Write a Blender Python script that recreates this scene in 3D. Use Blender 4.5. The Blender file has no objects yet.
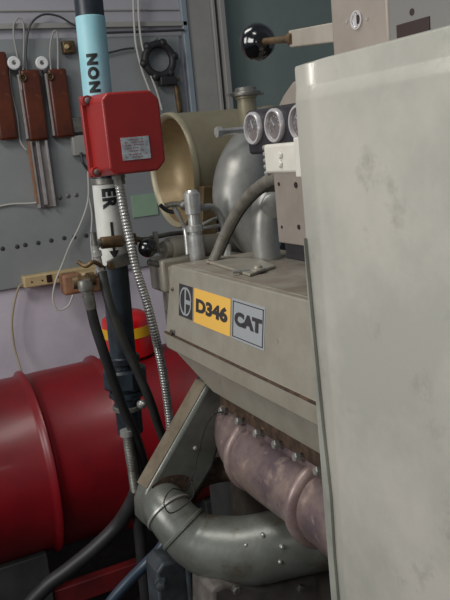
import bpy, bmesh, math, random
from mathutils import Vector, Matrix, Quaternion
random.seed(7)
V = Vector
C = bpy.context.scene.collection
# ---------------------------------------------------------------- camera frame
F = 735.0; ROLL = 0.096; EYE = 1.6
Yc = V((-375, 119, -F)).normalized(); hc = V((1, ROLL, 0)).normalized()
Zc = hc.cross(Yc).normalized()
if Zc.y < 0: Zc = -Zc
Xc = Yc.cross(Zc)
CAM = Matrix((Xc, Yc, Zc))            # camera -> world rotation
def P(px, py, **k):
    """the place that photo point looks at, on the world plane x=, y= or z="""
    d = CAM @ V((px - 225, 300 - py, -F))
    (a, v), = k.items(); i = 'xyz'.index(a)
    o = V((0, 0, EYE)); return o + d * ((v - o[i]) / d[i])
cd = bpy.data.cameras.new('camera'); cam = bpy.data.objects.new('camera', cd); C.objects.link(cam)
cd.sensor_fit = 'VERTICAL'; cd.sensor_height = 36; cd.sensor_width = 27; cd.lens = F * 36 / 600; cd.clip_start = .02
cam.matrix_world = Matrix.Translation((0, 0, EYE)) @ CAM.to_4x4()
bpy.context.scene.camera = cam

# ---------------------------------------------------------------- materials
MATS = {}
def s2l(c): return tuple(((x / 255) / 12.92 if x / 255 <= .04045 else ((x / 255 + .055) / 1.055) ** 2.4) for x in c)
def mat(name, col, rough=.5, metal=0., col2=None, scale=8., lo=.35, hi=.65, bump=0., bscale=60., coat=0., col3=None, s3=30., lo3=.6, hi3=.72, emit=0, trans=0):
    m = bpy.data.materials.new(name); m.use_nodes = True; N = m.node_tree.nodes; L = m.node_tree.links
    b = N['Principled BSDF']; c = s2l(col) + (1,)
    b.inputs['Base Color'].default_value = c; b.inputs['Roughness'].default_value = rough; b.inputs['Metallic'].default_value = metal
    b.inputs['Coat Weight'].default_value = coat; b.inputs['Coat Roughness'].default_value = .15
    if trans: b.inputs['Transmission Weight'].default_value = trans
    tc = N.new('ShaderNodeTexCoord'); out = None
    def layer(prev, colr, sc, a, z, det=6):
        n = N.new('ShaderNodeTexNoise'); n.inputs['Scale'].default_value = sc; n.inputs['Detail'].default_value = det; n.inputs['Roughness'].default_value = .65
        L.new(tc.outputs['Object'], n.inputs['Vector'])
        r = N.new('ShaderNodeMapRange'); r.inputs['From Min'].default_value = a; r.inputs['From Max'].default_value = z
        L.new(n.outputs['Fac'], r.inputs['Value'])
        mx = N.new('ShaderNodeMix'); mx.data_type = 'RGBA'; L.new(r.outputs['Result'], mx.inputs['Factor'])
        if prev is None: mx.inputs['A'].default_value = c
        else: L.new(prev, mx.inputs['A'])
        mx.inputs['B'].default_value = s2l(colr) + (1,)
        return mx.outputs['Result']
    if col2: out = layer(None, col2, scale, lo, hi)
    if col3: out = layer(out, col3, s3, lo3, hi3, 8)
    if out: L.new(out, b.inputs['Base Color'])
    if bump:
        n = N.new('ShaderNodeTexNoise'); n.inputs['Scale'].default_value = bscale; n.inputs['Detail'].default_value = 5
        L.new(tc.outputs['Object'], n.inputs['Vector'])
        bp = N.new('ShaderNodeBump'); bp.inputs['Strength'].default_value = bump; bp.inputs['Distance'].default_value = .002
        L.new(n.outputs['Fac'], bp.inputs['Height']); L.new(bp.outputs['Normal'], b.inputs['Normal'])
    MATS[name] = m; return m
M = {}
M['wall_up'] = mat('upper wall paint', (174, 172, 178), .8, col2=(164, 162, 168), scale=2, bump=.15)
M['wall_low'] = mat('lilac grey wall paint', (212, 205, 214), .8, col2=(196, 190, 200), scale=3, bump=.2)
M['board'] = mat('grey painted board', (144, 147, 147), .55, col2=(134, 138, 138), scale=4, bump=.05)
M['green'] = mat('dark green paint', (128, 142, 136), .6, col2=(118, 132, 127), scale=2.5, bump=.1)
M['trimw'] = mat('grey trim paint', (160, 158, 152), .5, col2=(148, 146, 141), scale=5)
M['trimb'] = mat('bluish trim edge', (138, 150, 158), .4)
M['floor'] = mat('oily concrete', (52, 48, 46), .75, col2=(34, 31, 30), scale=6, bump=.4, col3=(80, 72, 66), s3=25)
M['panel'] = mat('grey green panel paint', (190, 186, 175), .36, metal=.25, col2=(170, 169, 158), scale=6, lo=.36, hi=.6, col3=(140, 138, 128), s3=14, lo3=.6, hi3=.78, bump=.06, bscale=300)
M['engine'] = mat('engine grey paint', (158, 153, 139), .45, metal=.2, col2=(146, 139, 125), scale=14, bump=.12, bscale=120, col3=(104, 94, 80), s3=40, lo3=.66, hi3=.76)
M['engtop'] = mat('dusty engine top', (150, 143, 130), .6, metal=.1, col2=(128, 116, 102), scale=16, bump=.2, bscale=120, col3=(105, 82, 60), s3=25, lo3=.62, hi3=.74)
M['block'] = mat('dirty engine block', (70, 66, 58), .65, metal=.2, col2=(48, 42, 36), scale=12, bump=.5, bscale=50)
M['rust'] = mat('rusty gasket edge', (92, 70, 52), .8, col2=(48, 36, 28), scale=35, bump=.8, bscale=90, col3=(130, 104, 78), s3=60)
M['mani'] = mat('mauve heat stained iron', (140, 121, 113), .42, metal=.3, col2=(100, 85, 89), scale=9, lo=.38, hi=.6, bump=.35, bscale=70, col3=(164, 144, 134), s3=22, lo3=.56, hi3=.7)
M['silver'] = mat('aluminium paint', (120, 123, 116), .36, metal=.3, col2=(96, 98, 91), scale=9, bump=.3, bscale=45, col3=(86, 74, 58), s3=12, lo3=.56, hi3=.72)
M['silver2'] = mat('bright cast aluminium', (160, 160, 155), .4, metal=.4, col2=(136, 134, 128), scale=12, bump=.2, bscale=60)
M['dust'] = mat('dusty brown duct side', (126, 116, 98), .6, metal=.15, col2=(98, 86, 70), scale=14, bump=.25)
M['steel'] = mat('bright steel', (206, 206, 202), .3, metal=.6, col2=(168, 166, 160), scale=30)
M['dullsteel'] = mat('dull steel', (140, 140, 134), .45, metal=.6, col2=(100, 96, 88), scale=25, bump=.2)
M['brass'] = mat('tarnished brass', (120, 98, 66), .5, metal=.5, col2=(78, 60, 42), scale=30)
M['tan'] = mat('tan drum shell', (160, 152, 126), .45, metal=.3, col2=(142, 133, 108), scale=7, bump=.1)
M['gold'] = mat('golden brown inner shell', (138, 120, 86), .42, metal=.3, col2=(112, 92, 62), scale=6, col3=(110, 78, 44), s3=16)
M['redbox'] = mat('red enamel', (152, 34, 31), .42, coat=.1, col2=(138, 30, 28), scale=9, bump=.05, bscale=200)
M['drum'] = mat('deep red drum paint', (128, 7, 20), .4, coat=.08, col2=(104, 5, 14), scale=3.5, lo=.4, hi=.65, bump=.1, bscale=10, col3=(96, 20, 24), s3=14, lo3=.66, hi3=.76)
M['canred'] = mat('can red', (205, 16, 20), .3, coat=.4)
M['yellow'] = mat('yellow band', (228, 176, 30), .45)
M['black'] = mat('black rubber', (30, 30, 32), .5, col2=(44, 42, 42), scale=20, bump=.15)
M['hoseg'] = mat('dusty grey black hose', (52, 52, 49), .55, col2=(34, 34, 33), scale=18, bump=.2)
M['knob'] = mat('black bakelite', (10, 10, 12), .14, coat=.6)
M['pblack'] = mat('dark blue black pipe paint', (20, 26, 34), .4, col2=(46, 58, 66), scale=12, bump=.2)
M['pblue'] = mat('pale blue pipe band', (150, 198, 206), .5, col2=(136, 186, 196), scale=15)
M['pwhite'] = mat('white pipe band', (214, 214, 206), .5, col2=(196, 194, 186), scale=15)
M['ink'] = mat('black stencil ink', (16, 18, 20), .6)
M['coil'] = mat('orange brown varnish', (98, 44, 20), .38, coat=.15, col2=(68, 28, 13), scale=10, col3=(130, 80, 46), s3=20)
M['ceramic'] = mat('white ceramic', (226, 226, 224), .35)
M['clear'] = mat('pale grey channel', (168, 165, 165), .35, col2=(146, 138, 132), scale=20)
M['cable'] = mat('white cable', (190, 188, 178), .5)
M['cablebg'] = mat('beige cable', (160, 150, 120), .5)
M['cabled'] = mat('dark cable', (60, 60, 62), .5)
M['beige'] = mat('beige plastic', (198, 176, 132), .5, col2=(180, 158, 116), scale=25)
M['brownpl'] = mat('brown plastic', (160, 118, 88), .5, col2=(140, 98, 72), scale=25)
M['darkslot'] = mat('dark slot', (40, 22, 16), .5)
M['mint'] = mat('mint green card', (148, 176, 150), .7, col2=(136, 164, 140), scale=10)
M['decalsil'] = mat('silver grey decal', (166, 170, 172), .4, metal=.2)
M['decalyel'] = mat('orange yellow decal', (232, 182, 84), .45)
M['decalblk'] = mat('dark charcoal decal', (52, 50, 50), .5)
M['plate'] = mat('silver nameplate', (200, 208, 210), .4, metal=.3, col2=(150, 156, 160), scale=60)
M['plateink'] = mat('red grey print', (150, 96, 92), .6)
M['gblock'] = mat('dark grey gauge housing', (40, 37, 42), .5, col2=(32, 30, 34), scale=20)
M['dial'] = mat('grey dial face', (118, 110, 108), .5, col2=(84, 76, 76), scale=120)
M['bezel'] = mat('chrome bezel', (214, 210, 210), .3, metal=.5)
M['white'] = mat('white enamel bracket', (214, 210, 198), .45, col2=(200, 195, 182), scale=20)
M['warm'] = mat('warm grey box paint', (150, 140, 130), .5, metal=.2, col2=(138, 128, 118), scale=16)
M['warm2'] = mat('cool grey box paint', (118, 116, 112), .5, metal=.2)
M['leather'] = mat('tan strap', (160, 152, 140), .55, col2=(140, 130, 116), scale=12)
M['blue'] = mat('dark blue tube', (44, 58, 72), .4)
M['slate'] = mat('slate blue casting', (72, 78, 82), .5, metal=.2, col2=(50, 54, 58), scale=20, bump=.3)
M['legs'] = mat('dark grey stand paint', (62, 63, 62), .6, col2=(48, 48, 48), scale=8)
M['mani_highlight'] = mat('heat stained ring with painted highlight', (164, 144, 136), .42, metal=.3, col2=(124, 104, 102), scale=14, bump=.3)  # manifold tone made paler, the rings' highlight is put into the colour
M['edge_dark'] = mat('darker panel edge', (158, 159, 148), .5, metal=.1, col2=(120, 121, 112), scale=9)  # darker tone for the strip along the cabinet edge
M['jacket'] = mat('grey braid', (124, 120, 110), .5, col2=(96, 92, 84), scale=30, bump=.4, bscale=200, col3=(50, 48, 44), s3=50)
M['sump'] = mat('dull sump paint', (112, 106, 100), .55, col2=(80, 74, 70), scale=14)
M['standred'] = mat('dull red stand paint', (110, 16, 20), .6, col2=(80, 12, 16), scale=8)

# ---------------------------------------------------------------- mesh helpers
ORG = {}
def catmull(pts, n=8):
    pts = [V(p) for p in pts]
    if len(pts) < 3: return pts
    q = [2 * pts[0] - pts[1]] + pts + [2 * pts[-1] - pts[-2]]; out = []
    for i in range(1, len(q) - 2):
        a, b, c, d = q[i - 1:i + 3]
        for k in range(n):
            t = k / n
            out.append(.5 * ((2 * b) + (c - a) * t + (2 * a - 5 * b + 4 * c - d) * t * t + (3 * b - a - 3 * c + d) * t ** 3))
    out.append(pts[-1]); return out
class MB:
    def __init__(s): s.bm = bmesh.new()
    def box(s, lo, hi, rot=None, piv=None):
        lo, hi = V(lo), V(hi); vs = [s.bm.verts.new((x, y, z)) for x in (lo.x, hi.x) for y in (lo.y, hi.y) for z in (lo.z, hi.z)]
        for f in ((0, 1, 3, 2), (4, 6, 7, 5), (0, 4, 5, 1), (2, 3, 7, 6), (0, 2, 6, 4), (1, 5, 7, 3)): s.bm.faces.new([vs[i] for i in f])
        if rot is not None: bmesh.ops.rotate(s.bm, verts=vs, cent=piv or (lo + hi) / 2, matrix=rot)
        return s
    def loft(s, A, B):
        a = [s.bm.verts.new(p) for p in A]; b = [s.bm.verts.new(p) for p in B]; n = len(a)
        s.bm.faces.new(a[::-1]); s.bm.faces.new(b)
        for i in range(n): s.bm.faces.new((a[i], a[(i + 1) % n], b[(i + 1) % n], b[i]))
        return s
    def prism(s, pts, ext): return s.loft([V(p) for p in pts], [V(p) + V(ext) for p in pts])
    def tube(s, path, r, seg=16, smooth=0, cap=True, sx=1.):
        """sweep with radius (number, or one per given point)"""
        pts = [V(p) for p in path]
        if not isinstance(r, (list, tuple)): r = [r] * len(pts)
        if smooth:
            rr = catmull([V((x, 0, 0)) for x in r], smooth); r = [x.x for x in rr]; pts = catmull(pts, smooth)
        t0 = (pts[1] - pts[0]).normalized(); u = t0.orthogonal().normalized(); rings = []
        for i, p in enumerate(pts):
            t = (pts[min(i + 1, len(pts) - 1)] - pts[max(i - 1, 0)]).normalized()
            u = (u - t * u.dot(t)).normalized(); w = t.cross(u)
            rings.append([s.bm.verts.new(p + (u * math.cos(a) * sx + w * math.sin(a)) * r[i]) for a in [2 * math.pi * k / seg for k in range(seg)]])
        for a, b in zip(rings, rings[1:]):
            for k in range(seg): s.bm.faces.new((a[k], a[(k + 1) % seg], b[(k + 1) % seg], b[k]))
        if cap: s.bm.faces.new(rings[0][::-1]); s.bm.faces.new(rings[-1])
        return s
    def lathe(s, o, ax, prof, seg=32):
        """prof = [(distance along axis, radius)]"""
        o = V(o); ax = V(ax).normalized(); u = ax.orthogonal().normalized(); w = ax.cross(u); rings = []
        for t, r in prof:
            if r <= 1e-6: rings.append([s.bm.verts.new(o + ax * t)]); continue
            rings.append([s.bm.verts.new(o + ax * t + (u * math.cos(a) + w * math.sin(a)) * r) for a in [2 * math.pi * k / seg for k in range(seg)]])
        for a, b in zip(rings, rings[1:]):
            for k in range(seg):
                q = [a[k % len(a)], a[(k + 1) % len(a)], b[(k + 1) % len(b)], b[k % len(b)]]
                q = [v for i, v in enumerate(q) if v not in q[:i]]
                if len(q) > 2: s.bm.faces.new(q)
        if len(rings[0]) > 2: s.bm.faces.new(rings[0][::-1])
        if len(rings[-1]) > 2: s.bm.faces.new(rings[-1])
        return s
    def ball(s, c, r, sq=(1, 1, 1)):
        g = bmesh.ops.create_uvsphere(s.bm, u_segments=24, v_segments=16, radius=r)
        for v in g['verts']: v.co = V((v.co.x * sq[0], v.co.y * sq[1], v.co.z * sq[2])) + V(c)
        return s
    def torus(s, o, ax, R, r, seg=32, ms=10):
        o = V(o); ax = V(ax).normalized(); u = ax.orthogonal().normalized(); w = ax.cross(u)
        rings = []
        for i in range(seg):
            a = 2 * math.pi * i / seg; d = u * math.cos(a) + w * math.sin(a)
            rings.append([s.bm.verts.new(o + d * (R + r * math.cos(b)) + ax * (r * math.sin(b))) for b in [2 * math.pi * k / ms for k in range(ms)]])
        for i in range(seg):
            a, b = rings[i], rings[(i + 1) % seg]
            for k in range(ms): s.bm.faces.new((a[k], b[k], b[(k + 1) % ms], a[(k + 1) % ms]))
        return s
    def hexbolt(s, o, ax, r=.008, h=.007):
        s.lathe(o, ax, [(-.002, r * 1.25), (.001, r * 1.25), (.001, r), (h, r), (h + .001, r * .85)], seg=6); return s
    def mesh(s, name, m, org, smooth=True, ang=38):
        bmesh.ops.recalc_face_normals(s.bm, faces=s.bm.faces)
        for v in s.bm.verts: v.co -= org
        for f in s.bm.faces: f.smooth = smooth
        for e in s.bm.edges:
            if len(e.link_faces) == 2 and e.calc_face_angle(0) > math.radians(ang): e.smooth = False
        me = bpy.data.meshes.new(name); s.bm.to_mesh(me); s.bm.free(); me.materials.append(m); return me
    def build(s, name, m, parent=None, bevel=0, smooth=True, ang=38, base=None):
        if parent is not None: org = ORG[parent.name]
        elif base is not None: org = V(base)
        else:
            cs = [v.co for v in s.bm.verts]; mn = [min(c[i] for c in cs) for i in range(3)]; mxx = [max(c[i] for c in cs) for i in range(3)]
            org = V(((mn[0] + mxx[0]) / 2, (mn[1] + mxx[1]) / 2, mn[2]))
        o = bpy.data.objects.new(name, s.mesh(name, m, org, smooth, ang)); C.objects.link(o)
        if parent is not None: o.parent = parent
        else: o.location = org
        ORG[o.name] = org.copy()
        if bevel:
            b = o.modifiers.new('bevel', 'BEVEL'); b.width = bevel; b.segments = 3; b.limit_method = 'ANGLE'; b.angle_limit = math.radians(40)
            b.harden_normals = False
        return o
def tag(o, label, cat, group=None):
    o['label'] = label; o['category'] = cat
    if group: o['group'] = group
    return o
def thing(name, loc, label, cat, group=None):
    o = bpy.data.objects.new(name, None); o.empty_display_size = .05; C.objects.link(o); o.location = loc; ORG[o.name] = V(loc)
    return tag(o, label, cat, group)
def lab(o, t): o['label'] = t; return o
def struct(o): o['kind'] = 'structure'; return o
def textmesh(body, size, ext=.0006, bold=.0, sx=1., space=1.):
    cu = bpy.data.curves.new('t', 'FONT'); cu.body = body; cu.size = size; cu.extrude = ext; cu.offset = bold; cu.align_x = 'CENTER'; cu.align_y = 'CENTER'; cu.space_character = space
    cu.resolution_u = 4
    o = bpy.data.objects.new('t', cu); C.objects.link(o); bpy.context.view_layer.update()
    dg = bpy.context.evaluated_depsgraph_get(); me = bpy.data.meshes.new_from_object(o.evaluated_get(dg))
    bpy.data.objects.remove(o); b = bmesh.new(); b.from_mesh(me); bpy.data.meshes.remove(me)
    bmesh.ops.remove_doubles(b, verts=b.verts, dist=1e-6)
    # centre on the ink
    xs = [v.co.x for v in b.verts]; ys = [v.co.y for v in b.verts]; cx = (min(xs) + max(xs)) / 2; cy = (min(ys) + max(ys)) / 2
    for v in b.verts: v.co.x = (v.co.x - cx) * sx; v.co.y -= cy
    return b

# ================================================================ SETTING
WY = 3.0
struct(MB().box((-3, -1.5, -.05), (5, 3.2, 0)).build('floor', M['floor']))
struct(MB().box((-3, WY, 0), (1.56, WY + .12, 3.2)).build('wall_back', M['wall_low']))
struct(MB().box((1.56, WY + .03, 0), (5, WY + .15, 3.2)).build('wall_right', M['green']))
# grey board on the wall, its top strip
struct(MB().box((-1.2, WY - .018, 1.12), (1.34, WY, 2.07)).build('trim_1', M['board'], bevel=.002))
struct(MB().box((-3, WY - .006, 2.07), (1.38, WY, 3.2)).build('trim_2', M['wall_up']))
t3 = MB(); t3.box((-1.2, WY - .03, 2.105), (1.38, WY - .006, 2.125)); t3.box((-1.2, WY - .014, 2.17), (1.38, WY - .006, 2.176))
struct(t3.build('trim_3', M['trimw'], bevel=.002))
t4 = MB(); t4.box((1.358, WY - .03, 0), (1.385, WY, 3.2)); struct(t4.build('trim_4', M['trimb'], bevel=.004))
t5 = MB(); t5.box((1.385, WY - .02, 0), (1.50, WY, 3.2)); t5.box((1.50, WY - .035, 0), (1.515, WY, 3.2)); t5.box((1.53, WY - .05, 0), (1.555, WY + .02, 3.2)); t5.box((1.515, WY - .01, 0), (1.53, WY, 3.2))
struct(t5.build('trim_5', M['trimw'], bevel=.003))

# ---------------------------------------------------------------- things on the wall board
BY = WY - .018
def coil(x0px, ytop, x1px, ybot, label, grp, w=.075):
    a = P(x0px, ytop, y=BY - .03); b = P(x1px, ybot, y=BY - .03)
    zt, zb = a.z, b.z; xc = (a.x + b.x) / 2
    t = thing('coil_resistor', (xc, BY, zb), label, 'resistor', grp)
    m = MB(); m.box((xc - w / 2, BY - .045, zb), (xc + w / 2, BY - .012, zt))
    m.build('coil_body', M['coil'], t, bevel=.01)
    m = MB(); m.box((xc - w * .62, BY - .03, zb + .01), (xc - w * .5, BY - .006, zt - .015)); m.box((xc - w * .35, BY - .012, zb + .01), (xc + w * .35, BY, zt - .01)); lab(m.build('mounting_rail', M['clear'], t, bevel=.002), 'pale edge rail')
    m = MB(); m.torus((xc - w * .42, BY - .05, zt - .03), (0, 1, 0), .011, .004); m.hexbolt((xc - w * .42, BY - .046, zt - .03), (0, -1, 0), .005); m.build('terminal_ring', M['brass'], t)
    return t
coil(-4, 52, 9, 140, 'orange brown varnished coil bar cut by the left photo edge', 'coil bars on the wall board', .07)
coil(22, 70, 46, 140, 'orange brown varnished coil bar above the pale hanging channel', 'coil bars on the wall board')
coil(50, 69, 71, 137, 'orange brown varnished coil bar nearest the blue banded pipe', 'coil bars on the wall board')
for (px, py, lb) in ((14, 63, 'white ceramic standoff disc above left of the middle coil bar'), (42, 63, 'white ceramic standoff disc between the two right coil bars')):
    c = P(px, py, y=BY - .04); t = thing('ceramic_standoff', (c.x, BY, c.z), lb, 'insulator', 'white ceramic discs on the board')
    MB().lathe((c.x, BY, c.z), (0, -1, 0), [(0, .014), (.03, .014), (.03, .023), (.034, .025), (.042, .025), (.046, .021), (.046, .01), (.04, .008), (.04, 0)]).build('disc', M['ceramic'], t)
    MB().hexbolt((c.x, BY - .041, c.z), (0, -1, 0), .005, .004).build('screw', M['dullsteel'], t)
a = P(36, 141, y=BY - .03); b = P(50, 207, y=BY - .03)
t = thing('hanging_channel', ((a.x + b.x) / 2, BY, b.z), 'pale grey plastic channel hanging below the middle coil bar', 'channel')
xc = (a.x + b.x) / 2
m = MB(); m.box((xc - .035, BY - .012, b.z), (xc + .035, BY - .001, a.z)); m.box((xc - .035, BY - .035, b.z), (xc - .026, BY - .012, a.z)); m.box((xc + .026, BY - .035, b.z), (xc + .035, BY - .012, a.z)); m.box((xc - .01, BY - .03, b.z + .01), (xc + .004, BY - .012, a.z))
m.build('channel_body', M['clear'], t, bevel=.002)
m = MB(); m.box((xc - .042, BY - .036, b.z + .02), (xc - .0352, BY - .012, a.z)); lab(m.build('edge_strip', M['brownpl'], t), 'brown edge strip')
# little tan switch, grey switch
c = P(69, 47, y=BY - .03); t = thing('toggle_switch', (c.x, BY, c.z - .025), 'small tan switch box right of the wire loops, beside the blue band', 'switch')
MB().box((c.x - .024, BY - .035, c.z - .024), (c.x + .024, BY, c.z + .024)).build('switch_body', M['brass'], t, bevel=.006)
MB().lathe((c.x - .01, BY - .035, c.z), (0, -1, 0), [(0, .01), (.008, .009), (.012, .006), (.012, 0)]).build('button', M['beige'], t)
a = P(72, 118, y=BY - .03); b = P(84, 150, y=BY - .03); zc = (a.z + b.z) / 2; xx = (a.x + b.x) / 2
t = thing('relay_box', (xx, BY, b.z), 'small grey relay box half hidden behind the red box', 'relay')
MB().box((xx - .03, BY - .04, zc + .005), (xx + .04, BY, a.z)).build('upper_case', M['dullsteel'], t, bevel=.005)
MB().box((xx - .028, BY - .035, b.z - .02), (xx + .03, BY, zc - .005)).build('lower_case', M['trimw'], t, bevel=.005)
m = MB(); m.tube([(xx - .0, BY - .035, b.z - .01), (xx, BY - .05, b.z - .05), (xx + .03, BY - .03, b.z - .09)], .006, smooth=6); m.build('lead', M['cabled'], t)
# screws in a row
for (px, py) in ((2.4, 248.6), (17, 246.6), (25, 244.8), (38, 242.8), (51, 240.4), (64, 238), (74, 237), (86, 235.6), (52, 198.5), (60, 197.5), (68, 196), (76, 195)):
    c = P(px, py, y=BY)
    small = py < 220
    tag(MB().lathe((c.x, BY + .002, c.z), (0, -1, 0), [(0, .009), (.004, .009), (.006, .006), (.006, 0)], seg=12).build('board_screw', M['cabled'] if not small else M['dullsteel']),
        'small dark screw head in the long row across the grey board' if not small else 'small dull screw head beside the foot of the pale channel', 'screw', 'screw heads in a long row' if not small else 'screw heads beside the pale channel')
# mint card
a = P(131, 196, y=BY - .004); b = P(158, 212, y=BY - .004)
tag(MB().box((a.x, BY - .006, b.z - .01), (b.x, BY + .001, a.z)).build('green_card', M['mint'], smooth=False), 'mint green card on the board behind the flexible conduit', 'card')
# ring clamp
c = P(159, 60, y=BY - .03)
t = thing('ring_clamp', (c.x, BY, c.z - .08), 'black ring shaped clamp hanging on the grey board right of the red box', 'clamp')
m = MB(); m.torus((c.x, BY - .03, c.z), (0, 1, 0), .062, .016, seg=40)
for a in range(0, 360, 60):
    d = V((math.cos(math.radians(a + 10)), 0, math.sin(math.radians(a + 10)))); m.ball(V((c.x, BY - .03, c.z)) + d * .07, .019)
m.build('ring', M['black'], t)
m = MB(); m.box((c.x - .01, BY - .05, c.z - .105), (c.x + .065, BY - .012, c.z - .068)); m.build('clamp_foot', M['black'], t, bevel=.006)
m = MB(); m.tube([(c.x, BY, c.z + .075), (c.x, BY - .04, c.z + .082)], .006); m.build('hook', M['dullsteel'], t)
e = P(175, 80, y=BY - .02)
m = MB(); m.lathe((e.x, BY - .022, e.z), (.05, 0, -1), [(0, .006), (.02, .007), (.02, .011), (.13, .012), (.14, .008), (.14, 0)], seg=14)
m.box((e.x - .02, BY - .03, e.z - .004), (e.x + .02, BY + .002, e.z + .008))
tag(m.build('screwdriver', M['brass']), 'brown handled hand tool hanging below the black ring clamp', 'tool')
# power strip and plugs
a = P(24, 284, y=BY - .05); b = P(72, 275, y=BY - .05); z0 = (a.z + b.z) / 2
BYL = WY
t = thing('power_strip', ((a.x + b.x) / 2, BY, z0 - .02), 'beige power strip along the lower edge of the grey board', 'power strip')
PST = t
MB().box((a.x, BY - .05, z0 - .022), (b.x + .14, BY, z0 + .026)).build('strip_body', M['beige'], t, bevel=.007)
r = a.x + (b.x - a.x) * .52
MB().box((r - .011, BY - .054, z0 - .012), (r + .011, BY - .0495, z0 + .018)).build('rocker_switch', M['darkslot'], t, bevel=.003)
for k in (-.028, -.07): MB().lathe((r + k, BY - .049, z0), (0, -1, 0), [(0, .004), (.003, .003), (.003, 0)], seg=12).build('indicator_button', M['darkslot'], t)
for k in (.045, .12):
    m = MB()
    for dx, dz in ((-.007, .004), (.007, .004), (0, -.008)): m.box((r + k + dx - .002, BY - .052, z0 + dz - .005), (r + k + dx + .002, BY - .0495, z0 + dz + .005))
    m.build('socket', M['darkslot'], t)
c = P(70, 283, y=BY - .09)
t = thing('plug_adapter', (c.x, BY - .05, c.z - .04), 'brown plug adapter pushed into the beige power strip', 'adapter')
PLG = t
MB().box((c.x - .035, BY - .12, c.z - .045), (c.x + .04, BY - .052, c.z + .04)).build('adapter_body', M['brownpl'], t, bevel=.013)
MB().box((c.x + .045, BY - .11, c.z - .02), (c.x + .12, BY - .052, c.z + .035)).build('cable_plug', M['beige'], t, bevel=.01)
# cords
def cord(pts, r, m, name, label, cat='cord', seg=8, n=8):
    return tag(MB().tube(pts, r, seg, smooth=n).build(name, M[m]), label, cat)
def cordp(par, pts, r, m, name, label): return lab(MB().tube(pts, r, 8, smooth=8).build(name, M[m], par), label)
W = lambda x, y, d=.03: P(x, y, y=BY - d)
cordp(PST, [W(26, 283, .025), W(19, 287), W(14, 305), W(12, 325), W(15, 350), W(21, 372, .06), W(22, 395, .06)], .0042, 'cablebg', 'power_cord', 'beige power cord')
cordp(PLG, [W(88, 170, .03), W(88, 200), W(80, 225), W(70, 245), W(62, 265, .1), W(55, 283, .12), W(53, 300, .12), W(58, 310, .12), (W(68, 306, .12)), W(73, 295, .12)], .0038, 'cable', 'white_cord', 'thin white cord in a loop')
cord([W(89, 198), W(92, 215), W(91, 240), W(93, 262, .05)], .0038, 'cable', 'thin_cable', 'short thin white cord falling straight beside the white pipe band')
cord([W(-4, 207, .01), W(12, 204, .01), W(34, 203, .02), W(38, 200, .03)], .0035, 'cable', 'thin_cable', 'thin white cord crossing left to the foot of the pale channel')
cord([W(27, 72, .04), W(26, 50), W(30, 26), W(42, 15), W(58, 16), W(72, 24), W(84, 30)], .004, 'cabled', 'wire_loop', 'dark wire arching from the middle coil bar towards the pipe')
cord([W(22, 90, .03), W(18, 60, .02), (W(14, 38, .02)), W(14, 24, .02), W(20, 18, .02), W(24, 30, .02), W(23, 70, .03)], .0032, 'trimw', 'wire_loop', 'thin grey wire loop above the white disc at far left')
cord([W(51, 72, .04), W(50, 50), W(53, 33), W(57, 33), W(58, 50), W(58, 72, .04)], .004, 'trimw', 'wire_loop', 'narrow grey wire loop above the coil bar nearest the pipe')
cord([W(9, 66, .0195), W(11, 90, .0195), W(17, 115, .0195), W(20, 140, .0195), W(26, 150, .0195)], .0028, 'cable', 'white_wire', 'fine pale wire running down left of the middle coil bar')
cord([W(42, 70, .02), W(44, 90, .02), W(49, 110, .02), W(52, 128, .02)], .0028, 'cabled', 'thin_wire', 'fine dark wire between the two right coil bars')
cord([W(133, -8), W(134, 20), W(136, 45), W(142, 70), W(150, 92), W(155, 110)], .0045, 'cable', 'wall_cable', 'pale cable running down the board left of the ring clamp, left of its twin')
cord([W(138, -8), W(139, 20), W(142, 45), W(149, 70), W(157, 92), W(162, 110)], .0045, 'cable', 'wall_cable', 'pale cable running down the board beside the ring clamp, right of its twin')
cord([W(102, 54, .018), W(112, 52, .02), W(125, 49, .02), W(134, 48, .018)], .004, 'cabled', 'short_wire', 'short dark wire running sideways between pipe and pale cables')
cord([W(100, 33, .02), W(130, 32, .02), W(160, 31, .02), W(184, 30, .02)], .005, 'cabled', 'wall_cable', 'dark horizontal cable along the top edge of the grey board')

# ================================================================ RED DRUM and stand
DY, DZ, DR = 2.5, .58, .306
t = thing('steel_drum', (.5, DY, DZ - DR), 'large deep red steel drum lying on its side against the wall', 'drum')
prof = [(0, 0), (0, DR - .02), (-.012, DR - .012), (-.012, DR + .006), (0, DR + .01), (.012, DR + .006), (.016, DR)]
x0 = -.22
def ribp(x): return [(x - .022, DR), (x - .012, DR + .006), (x - .005, DR + .015), (x + .004, DR + .016), (x + .010, DR + .006), (x + .016, DR), (x + .03, DR - .002), (x + .05, DR)]
prof += [p for x in (.41, .67) for p in [(q[0] - x0, q[1]) for q in ribp(x)]]
L = 1.38
prof += [(L - .016, DR), (L - .012, DR + .006), (L, DR + .01), (L + .012, DR + .006), (L + .012, DR - .012), (L, DR - .02), (L, 0)]
MB().lathe((x0, DY, DZ), (1, 0, 0), prof, seg=96).build('drum_shell', M['drum'], t, ang=60)
lab(MB().lathe((x0 + .0, DY + .1, DZ + .1), (-1, 0, 0), [(-.002, .035), (.014, .035), (.014, .02), (.02, .02), (.02, 0)]).build('bung_cap', M['dullsteel'], t), 'steel bung cap')
t = thing('drum_stand', (.45, DY, 0), 'dark grey and red steel stand carrying the red drum', 'stand')
for xx in (.36, 1.0):
    for yy, s in ((DY - .2, -1), (DY + .2, 1)):
        pts = [(xx - .17 if xx < .5 else xx - .06, yy - .03, 0), (xx + .0 if xx < .5 else xx + .06, yy - .03, 0), (xx + .0 if xx < .5 else xx + .06, yy - .03, DZ - .232), (xx - .17 if xx < .5 else xx - .06, yy - .03, DZ - .232)]
        MB().prism(pts, (0, .06, 0)).build('leg', M['legs'], t, bevel=.003)
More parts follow.
